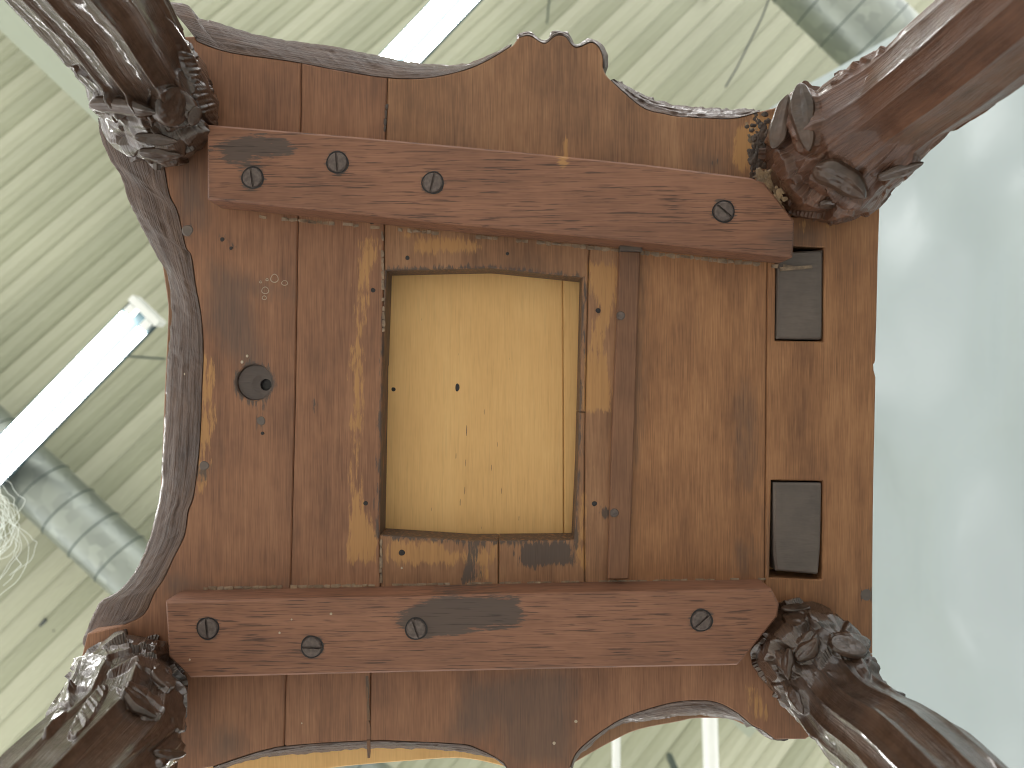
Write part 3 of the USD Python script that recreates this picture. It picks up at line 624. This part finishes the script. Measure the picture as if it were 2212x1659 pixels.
# ---- legs
def leg(knots, lower, ridges, m_, seed, mask_h=(.385, .41), carve=.0026, depth=.16, items=()):
    K = [(h, *W((x, y), h)[0], r / F * h) for h, x, y, r in knots] + lower
    K = np.array(K); s = np.concatenate([[0], np.cumsum(np.linalg.norm(np.diff(K[:, [1, 2, 0]], axis=0), axis=1))])
    from scipy.interpolate import PchipInterpolator
    N, Mn = 460, 400
    t = np.linspace(0, s[-1], N); t = s[-1] * (t / s[-1]) ** 1.25
    C = PchipInterpolator(s, K)(t)
    th = np.linspace(0, 2 * math.pi, Mn, endpoint=False)
    phi = math.atan2(-K[1, 2], -K[1, 1])
    rel = (np.degrees(th - phi) + 180) % 360 - 180
    prof = np.zeros(Mn); rd = np.array(ridges + [ridges[0] + 360])
    rr = np.where(rel < ridges[0], rel + 360, rel)
    for i in range(len(rd) - 1):
        k = (rr >= rd[i]) & (rr < rd[i + 1]); u = (rr[k] - rd[i]) / (rd[i + 1] - rd[i]); wdt = rd[i + 1] - rd[i]
        prof[k] = -np.sin(math.pi * u) ** .7 * min(1, wdt / 42) + .16 * (np.exp(-(u * wdt / 3.2) ** 2) + np.exp(-((1 - u) * wdt / 3.2) ** 2))
    fl = np.interp(C[:, 0], [-.03, .05, .12, .385, .415, .45], [0, .2, 1, 1, .25, .1])
    Rr = C[:, 3:4] * (1 + depth * fl[:, None] * (prof[None] + .08))
    P = np.stack([C[:, 1:2] + Rr * np.cos(th), C[:, 2:3] + Rr * np.sin(th), np.repeat(CZ + C[:, 0:1], Mn, 1)], -1)
    # chiselled facets over the knee
    r = np.random.default_rng(seed)
    flat = P.reshape(-1, 3); kz = flat[:, 2] - CZ
    sd = flat[r.choice(len(flat), 900, replace=False)]
    sd = sd[(sd[:, 2] - CZ) > .35][:95]
    dist, ci = cKDTree(sd).query(flat)
    tilt = r.normal(0, .28, (len(sd), 3)); base = r.uniform(-.7, .7, len(sd))
    disp = np.einsum('ij,ij->i', flat - sd[ci], tilt[ci]) + base[ci] * carve
    relf = np.tile(rel, N)
    mk = np.clip((kz - mask_h[0]) / (mask_h[1] - mask_h[0]), 0, 1)
    side = np.clip((np.abs(relf) - 62) / 20, 0, 1) * np.clip((kz - .28) / .06, 0, 1) * .55
    mk = np.maximum(mk, side)
    wig = (fbm(flat * [140, 140, 55], 3, seed) - .5) * .0011
    outd = np.stack([np.tile(np.cos(th), N), np.tile(np.sin(th), N)], 1)
    flat = flat.copy(); flat[:, :2] += outd * (np.clip(disp, -carve, carve * 1.3) * mk + wig)[:, None]
    # carved relief: each chisel form rises from the knee where it was measured
    rad = np.column_stack([outd, np.full(len(flat), -.25)]); rad /= np.linalg.norm(rad, axis=1, keepdims=True)
    seen = (np.einsum('ij,ij->i', rad, flat - [0, 0, CZ]) < .02) & (kz > .25)
    Up = np.where(seen[:, None], flat[:, :2] / np.maximum(kz, .05)[:, None] * F + [CX, CY], 1e6)
    relief = np.zeros(len(flat))
    for k, (x, y, l, w, ang, kind) in enumerate(items):
        a = math.radians(ang); du, dv = Up[:, 0] - x, Up[:, 1] - y
        u = (du * math.cos(a) + dv * math.sin(a)) / (l * .55); v = (-du * math.sin(a) + dv * math.cos(a)) / (w * .55)
        near = (np.abs(u) < 1) & (np.abs(v) < 1.2); uu, vv = u[near], v[near]
        half = np.sqrt(np.clip(1 - np.abs(uu) ** 2.2, 0, 1)) * (1 + (.10 * np.sin(uu * 9 + k) if kind in ('leaf', 'cut') else 0)) + 1e-6
        q_ = np.clip(np.abs(vv) / half, 0, 1)
        edge = np.clip((1 - q_) / .22, 0, 1) * np.clip((1 - np.abs(uu)) / .12, 0, 1)
        Hh = min(.0042, min(l, w) / F * .44 * .30)
        if kind in ('leaf',): z = edge * (.65 + .35 * (1 - q_ ** 2)) - .45 * np.exp(-(vv / .12) ** 2) * edge + .05 * np.sin(9 * uu + 5 * q_ + k) * edge
        elif kind == 'cut': z = edge * np.clip(.62 + .42 * vv * (1 if k % 2 else -1) + .3 * uu * (1 if k % 3 else -1), .1, 1.1)
        elif kind == 'hatch': z = edge * (.5 + .5 * np.abs(np.sin(uu * l / 10 + vv * 1.6 + 1.8 * np.sin(uu * 3.1 + k))) * (.6 + .4 * np.sin(uu * 11 + k)))
        elif kind == 'ridge': z = 1.5 * np.clip(1 - q_, 0, 1) ** .8 * np.clip((1 - np.abs(uu)) / .3, 0, 1)
        else: z = edge * (.8 + .25 * vv)
        relief[near] = np.maximum(relief[near], z * Hh)
    flat += rad * relief[:, None]
    idx = np.arange(N * Mn).reshape(N, Mn); nx = np.roll(idx, -1, 1)
    q = np.stack([idx[:-1], idx[1:], nx[1:], nx[:-1]], -1).reshape(-1, 4)
    f = np.vstack([q[:, [0, 1, 2]], q[:, [0, 2, 3]]])
    V = np.vstack([flat, [C[0, 1], C[0, 2], CZ + C[0, 0]], [C[-1, 1], C[-1, 2], CZ + C[-1, 0]]])
    a, b = N * Mn, N * Mn + 1
    f = np.vstack([f, np.column_stack([np.full(Mn, a), idx[0], nx[0]]), np.column_stack([np.full(Mn, b), nx[-1], idx[-1]])])
    tm = trimesh.Trimesh(V, f, process=False)
    if tm.volume < 0: tm.invert()
    along = np.append(np.repeat(t, Mn), [0, t[-1]]); around = np.append(np.tile(th * .03, N), [0, 0])
    p = part('leg', tm, m_, chair, smooth=True, attrs={'along': along, 'around': around})
    return p, flat.reshape(N, Mn, 3), tm.vertex_normals[:N * Mn].reshape(N, Mn, 3)

def leaf(kind='leaf', L_=1., Wd=.5, Ht=.25, seed=0):
    r = np.random.default_rng(seed)
    nu_, nv_ = 44, 29
    u = np.linspace(0, 1, nu_)[:, None]; v = np.linspace(-1, 1, nv_)[None]
    w = np.sin(math.pi * np.clip(u * .97 + .015, 0, 1) ** .75) ** .75
    if kind == 'leaf': w = 1.7 * np.clip(u, 1e-3, 1) ** .5 * np.clip(1 - u, 1e-3, 1) ** .72 * (1 + .09 * np.sin(u * 11 + seed))
    if kind == 'round': w = np.sqrt(np.clip(1 - (2 * u - 1) ** 2, 1e-4, 1))
    x = (u - .5) * L_ + 0 * v; y = v * w * Wd / 2 + .12 * Wd * np.sin(u * 3 + seed) * (1 if kind != 'round' else 0)
    dome = np.sqrt(np.clip(1 - v ** 2, 0, 1)) ** .8 * np.sqrt(np.clip(w, 0, 1))
    z = Ht * dome * (1 + .3 * np.sin(u * 2.6 + seed))
    if kind == 'leaf':
        lip = np.clip((1 - np.abs(v)) / .42, 0, 1) * np.clip(w * 1.6, 0, 1)
        z = Ht * lip * (.72 + .35 * (u - .4) * (1 if seed % 2 else -1) + .30 * v * (1 if seed % 3 else -1) + .22 * v ** 2 - .05 * np.exp(-((v - .15) / .10) ** 2))
    if kind == 'hatch': z = z + Ht * .35 * np.abs(np.sin(u * 30)) * dome
    if kind == 'cut': z = np.minimum(z, Ht * (.55 + .35 * v + .25 * (u - .5) * (1 if seed % 2 else -1)))
    if kind == 'round': z = np.minimum(z, Ht * (.7 + .25 * v * (1 if seed % 2 else -1)))
    z = z + (fbm(np.stack([x / L_ * 5, y / L_ * 5, z * 0 + seed], -1), 3, seed) - .5) * Ht * .55 * dome - Ht * .2
    V = np.stack([x, y, z + 0 * x], -1).reshape(-1, 3)
    idx = np.arange(nu_ * nv_).reshape(nu_, nv_)
    q = np.stack([idx[:-1, :-1], idx[1:, :-1], idx[1:, 1:], idx[:-1, 1:]], -1).reshape(-1, 4)
    f = np.vstack([q[:, [0, 1, 2]], q[:, [0, 2, 3]]])
    Vb = V.copy(); Vb[:, 2] = -Ht * .9
    n = len(V); rim = np.concatenate([idx[:, 0], idx[-1, 1:], idx[-2::-1, -1], idx[0, -2:0:-1]]); rn = np.roll(rim, -1)
    f = np.vstack([f, f[:, ::-1] + n, np.column_stack([rim, rim + n, rn]), np.column_stack([rn, rim + n, rn + n])])
    tm = trimesh.Trimesh(np.vstack([V, Vb]), f, process=False)
    if tm.volume < 0: tm.invert()
    return tm

def carve_on(p, P, Nn, items, seed, name='carved_leaf', m_='carved_walnut'):
    flat = P.reshape(-1, 3); nn_ = Nn.reshape(-1, 3)
    hh = flat[:, 2] - CZ
    ok = hh > .15
    U = np.where(ok[:, None], flat[:, :2] / np.maximum(hh, .05)[:, None] * F + [CX, CY], 1e6)
    view = flat - [0, 0, CZ]
    facing = np.einsum('ij,ij->i', nn_, view) < 0
    U[~facing] = 1e6
    tree = cKDTree(U)
    for k, (x, y, l, w, ang, kind) in enumerate(items):
        i = tree.query((x, y))[1]
        c, n = flat[i], nn_[i]
        # blend the normal a little towards the lens so that leaves near the outline still read
        toward = -view[i] / np.linalg.norm(view[i]); n = n * .9 + toward * .2; n /= np.linalg.norm(n)
        h = hh[i]; a = math.radians(ang)
        d = np.array([math.cos(a), math.sin(a), 0.]); d -= n * d.dot(n); d /= np.linalg.norm(d)
        e = np.cross(n, d)
        off = W((x, y), h)[0] - c[:2]
        tm = leaf(kind, l / F * h * 1.05, w / F * h * 1.1, min(l, w) / F * h * .17, seed + k)
        T = np.eye(4); T[:3, 0], T[:3, 1], T[:3, 2] = d, e, n; T[:3, 3] = c + np.array([*off * .5, 0]) + n * .0006
        tm.apply_transform(T)
        part(name, tm, m_, p, smooth=40)

KTL = [(372, 228, 92, 82, 20, 'round'), (268, 236, 130, 52, 18, 'leaf'), (292, 276, 120, 36, 22, 'cut'), (338, 302, 80, 34, 15, 'leaf'), (400, 306, 105, 56, -25, 'cut'),
                    (346, 332, 80, 40, 15, 'leaf'), (440, 222, 110, 34, 62, 'hatch'), (412, 150, 130, 30, 68, 'hatch'), (472, 238, 66, 36, 84, 'cut'), (232, 216, 58, 30, 22, 'hatch'),
                    (390, 92, 120, 20, 58, 'ridge'), (398, 190, 80, 26, 72, 'cut'), (382, 262, 54, 26, -40, 'cut'), (425, 275, 50, 34, 60, 'cut'), (300, 250, 60, 24, 40, 'cut'), (442, 180, 70, 20, 60, 'cut'), (420, 250, 40, 26, 100, 'round')]
p, P, Nn = leg([(.452, 345, 250, 92), (.428, 342, 226, 124), (.396, 288, 128, 122), (.364, 225, 32, 136), (.335, 158, -66, 150)],
               [(.2, -.187, -.186, .022), (.08, -.188, -.190, .017), (.01, -.195, -.196, .021), (-.027, -.197, -.198, .026)],
               [-160, -112, -80, -62, -42, -8, 16, 44, 62, 82, 120], 'leg_walnut', 11, items=KTL)
carve_on(p, P, Nn, [i for i in KTL if i[5] in ('leaf', 'round')], 100)
KBL = [(172, 1462, 130, 66, -25, 'cut'), (228, 1412, 120, 26, -12, 'cut'), (333, 1402, 62, 36, 10, 'hatch'), (352, 1466, 58, 36, 58, 'round'), (306, 1518, 96, 50, 36, 'leaf'),
                    (190, 1540, 130, 30, -56, 'hatch'), (148, 1448, 60, 40, -60, 'cut'), (296, 1622, 130, 16, -38, 'ridge'), (380, 1536, 86, 30, 82, 'cut'), (366, 1628, 70, 36, -50, 'leaf'),
                    (140, 1500, 60, 36, 70, 'cut'), (268, 1440, 80, 22, -30, 'ridge'), (120, 1560, 80, 22, -55, 'ridge'), (325, 1440, 60, 26, 20, 'cut'), (352, 1590, 90, 18, -42, 'ridge'), (275, 1512, 70, 12, 50, 'ridge')]
p, P, Nn = leg([(.452, 305, 1452, 80), (.428, 280, 1490, 114), (.39, 252, 1574, 138), (.36, 214, 1660, 156)],
               [(.2, -.186, .180, .023), (.08, -.188, .186, .017), (.01, -.195, .192, .021), (-.027, -.197, .194, .026)],
               [-160, -115, -85, -62, -34, 0, 26, 52, 84, 120], 'leg_walnut', 12, items=KBL, depth=.12)
carve_on(p, P, Nn, [i for i in KBL if i[5] in ('leaf', 'round')], 140)
KTR = [(1738, 252, 150, 64, 84, 'leaf'), (1686, 262, 110, 52, -60, 'leaf'), (1690, 355, 70, 46, 60, 'cut'), (1812, 396, 120, 80, 28, 'leaf'), (1756, 452, 110, 42, 14, 'cut'),
                    (1830, 462, 90, 36, -14, 'leaf'), (1874, 438, 90, 36, -32, 'cut'), (1944, 368, 90, 36, -42, 'leaf'), (1752, 352, 60, 34, -10, 'cut'), (1664, 318, 60, 46, 90, 'cut'),
                    (1714, 404, 80, 44, 55, 'cut'), (1776, 428, 70, 30, 20, 'cut'), (1740, 300, 46, 40, 70, 'cut'), (1800, 440, 60, 30, -10, 'round'), (1880, 360, 150, 16, -42, 'ridge'), (1905, 398, 100, 20, -40, 'ridge'), (1790, 178, 90, 20, -25, 'cut')]
p, P, Nn = leg([(.452, 1762, 352, 112), (.425, 1800, 332, 140), (.392, 1884, 266, 130), (.362, 1990, 188, 117), (.32, 2116, 90, 128)],
               [(.2, .190, -.146, .019), (.08, .192, -.150, .016), (-.027, .200, -.158, .022)],
               [-160, -118, -84, -62, -26, 4, 30, 60, 84, 120], 'leg_walnut_warm', 13, items=KTR, depth=.085)
carve_on(p, P, Nn, [i for i in KTR if i[5] in ('leaf', 'round')], 180, m_='carved_walnut_warm')
KBR = [(1719, 1314, 58, 22, 18, 'round'), (1718, 1340, 54, 42, 50, 'cut'), (1706, 1368, 66, 36, -30, 'cut'), (1772, 1340, 66, 36, 15, 'cut'), (1806, 1350, 64, 30, 34, 'cut'),
                    (1832, 1396, 78, 52, 8, 'round'), (1742, 1402, 64, 48, -52, 'leaf'), (1664, 1404, 60, 36, -40, 'cut'), (1664, 1446, 66, 30, 45, 'cut'), (1704, 1434, 62, 36, 60, 'leaf'),
                    (1692, 1470, 86, 16, 62, 'ridge'), (1668, 1506, 116, 30, 62, 'cut'), (1722, 1512, 66, 30, 58, 'leaf'), (1688, 1552, 86, 36, 60, 'cut'), (1718, 1588, 80, 26, 50, 'hatch'),
                    (1860, 1440, 60, 24, 60, 'ridge'), (1790, 1378, 56, 30, 40, 'cut'), (1735, 1560, 90, 14, 55, 'ridge'), (1890, 1436, 36, 24, 30, 'leaf')]
p, P, Nn = leg([(.452, 1728, 1398, 92), (.425, 1745, 1415, 104), (.378, 1862, 1566, 100), (.32, 1988, 1662, 122)],
               [(.2, .168, .162, .019), (.08, .174, .168, .016), (-.027, .184, .178, .022)],
               [-160, -118, -84, -60, -36, -12, 14, 42, 70, 94, 125], 'leg_walnut', 14, items=KBR, depth=.11)
carve_on(p, P, Nn, [i for i in KBR if i[5] in ('leaf', 'round')], 220)

# ---- backrest above the seat: hidden from here, its shadow falls on the backdrop
bp = [(-.10, 0), (.10, 0), (.12, .10), (.165, .20), (.19, .32), (.16, .42), (.10, .46), (.04, .44), (0, .48), (-.04, .44), (-.10, .46), (-.16, .42), (-.19, .32), (-.165, .20), (-.12, .10)]
bpoly = Polygon(smooth_line(bp + [bp[0]], 6)).difference(Polygon([(-.05, .22), (0, .17), (.05, .22), (.06, .28), (.0, .34), (-.06, .28)])).buffer(0)
bk = trimesh.creation.extrude_polygon(clean(bpoly), .022)
v = bk.vertices.copy(); bk.vertices = np.column_stack([.150 + v[:, 1] * .24 + v[:, 2], v[:, 0] * .95, CZ + HP + .022 + v[:, 1] * .97]); bk.fix_normals()
part('backrest', bk, 'carved_walnut', chair, smooth=30)

# ================================================================== small things up at the ceiling
def conduit(u0, u1, h, r, label):
    a = np.append(W(u0, h)[0], CZ + h); b = np.append(W(u1, h)[0], CZ + h)
    t = thing('white_pipe', label, 'pipe')
    part('pipe', cyl_between(a, b, r, 24), 'white_enamel', t, smooth=40)
    z = C0[2] + ((C0[:2] - b[:2]) @ nrm[:2]) / nrm[2]
    c = a * .3 + b * .7
    part('bracket', boxm((.02, .02, max(.05, z - c[2])), (c[0], c[1], (z + c[2]) / 2)), 'seam_dark', t)
conduit((1526, 1300), (1548, 2100), 2.3, .023, 'thick white pipe seen through the right arch below the seat edge')
conduit((1330, 1350), (1332, 2100), 2.4, .013, 'thin white pipe seen at the left end of the right arch')
def wire(us, h, r, name, label, cat):
    pts = [np.append(W(u, h)[0], CZ + h) for u in us]
    ms = [cyl_between(a, b, r, 8) for a, b in zip(pts[:-1], pts[1:])]
    tag(stage.GetPrimAtPath(part(name, trimesh.util.concatenate(ms), 'dark_metal')), label, cat)
hc = 2.93
wire([(1567, 188), (1592, 146), (1615, 100), (1645, 40), (1668, -20)], hc, .0035, 'hanging_wire', 'thin dark wire stretched below the boards near the upper duct', 'wire')
wire([(100, 1338), (88, 1352), (119, 1362)], 2.75, .0075, 'bent_hook', 'small dark bent hook under the ceiling, lower left', 'hook')

# frayed white threads at the left edge
r = np.random.default_rng(21)
cur, cnt = [], []
for k in range(28):
    h = .80 + r.normal(0, .02)
    x0, y0 = -60 + r.normal(0, 15), 1040 + r.normal(0, 25)
    n = 14; t = np.linspace(0, 1, n)
    rx = r.uniform(50, 100); ry = r.uniform(60, 190)
    x = x0 + 15 + rx * np.sin(math.pi * t ** r.uniform(.6, 1.4)) * r.uniform(.7, 1.05) + np.cumsum(r.normal(0, 1.6, n)); y = y0 + t * (ry + 80) + np.cumsum(r.normal(0, 3, n))
    pw_ = np.column_stack([W(np.column_stack([x, y]), h), CZ + h + np.cumsum(r.normal(0, .004, n))])
    cur.append(pw_); cnt.append(n)
bc = UsdGeom.BasisCurves.Define(stage, '/World/frayed_threads')
bc.CreateTypeAttr('cubic'); bc.CreateBasisAttr('catmullRom'); bc.CreateCurveVertexCountsAttr(cnt)
bc.CreatePointsAttr(Vt.Vec3fArray.FromNumpy(np.vstack(cur).astype(np.float32)))
bc.CreateWidthsAttr([.00042]); bc.SetWidthsInterpolation('constant')
UsdShade.MaterialBindingAPI.Apply(bc.GetPrim()).Bind(M['thread'])
tag(bc, 'loose tuft of fine white threads at the left edge below the lamp', 'threads')
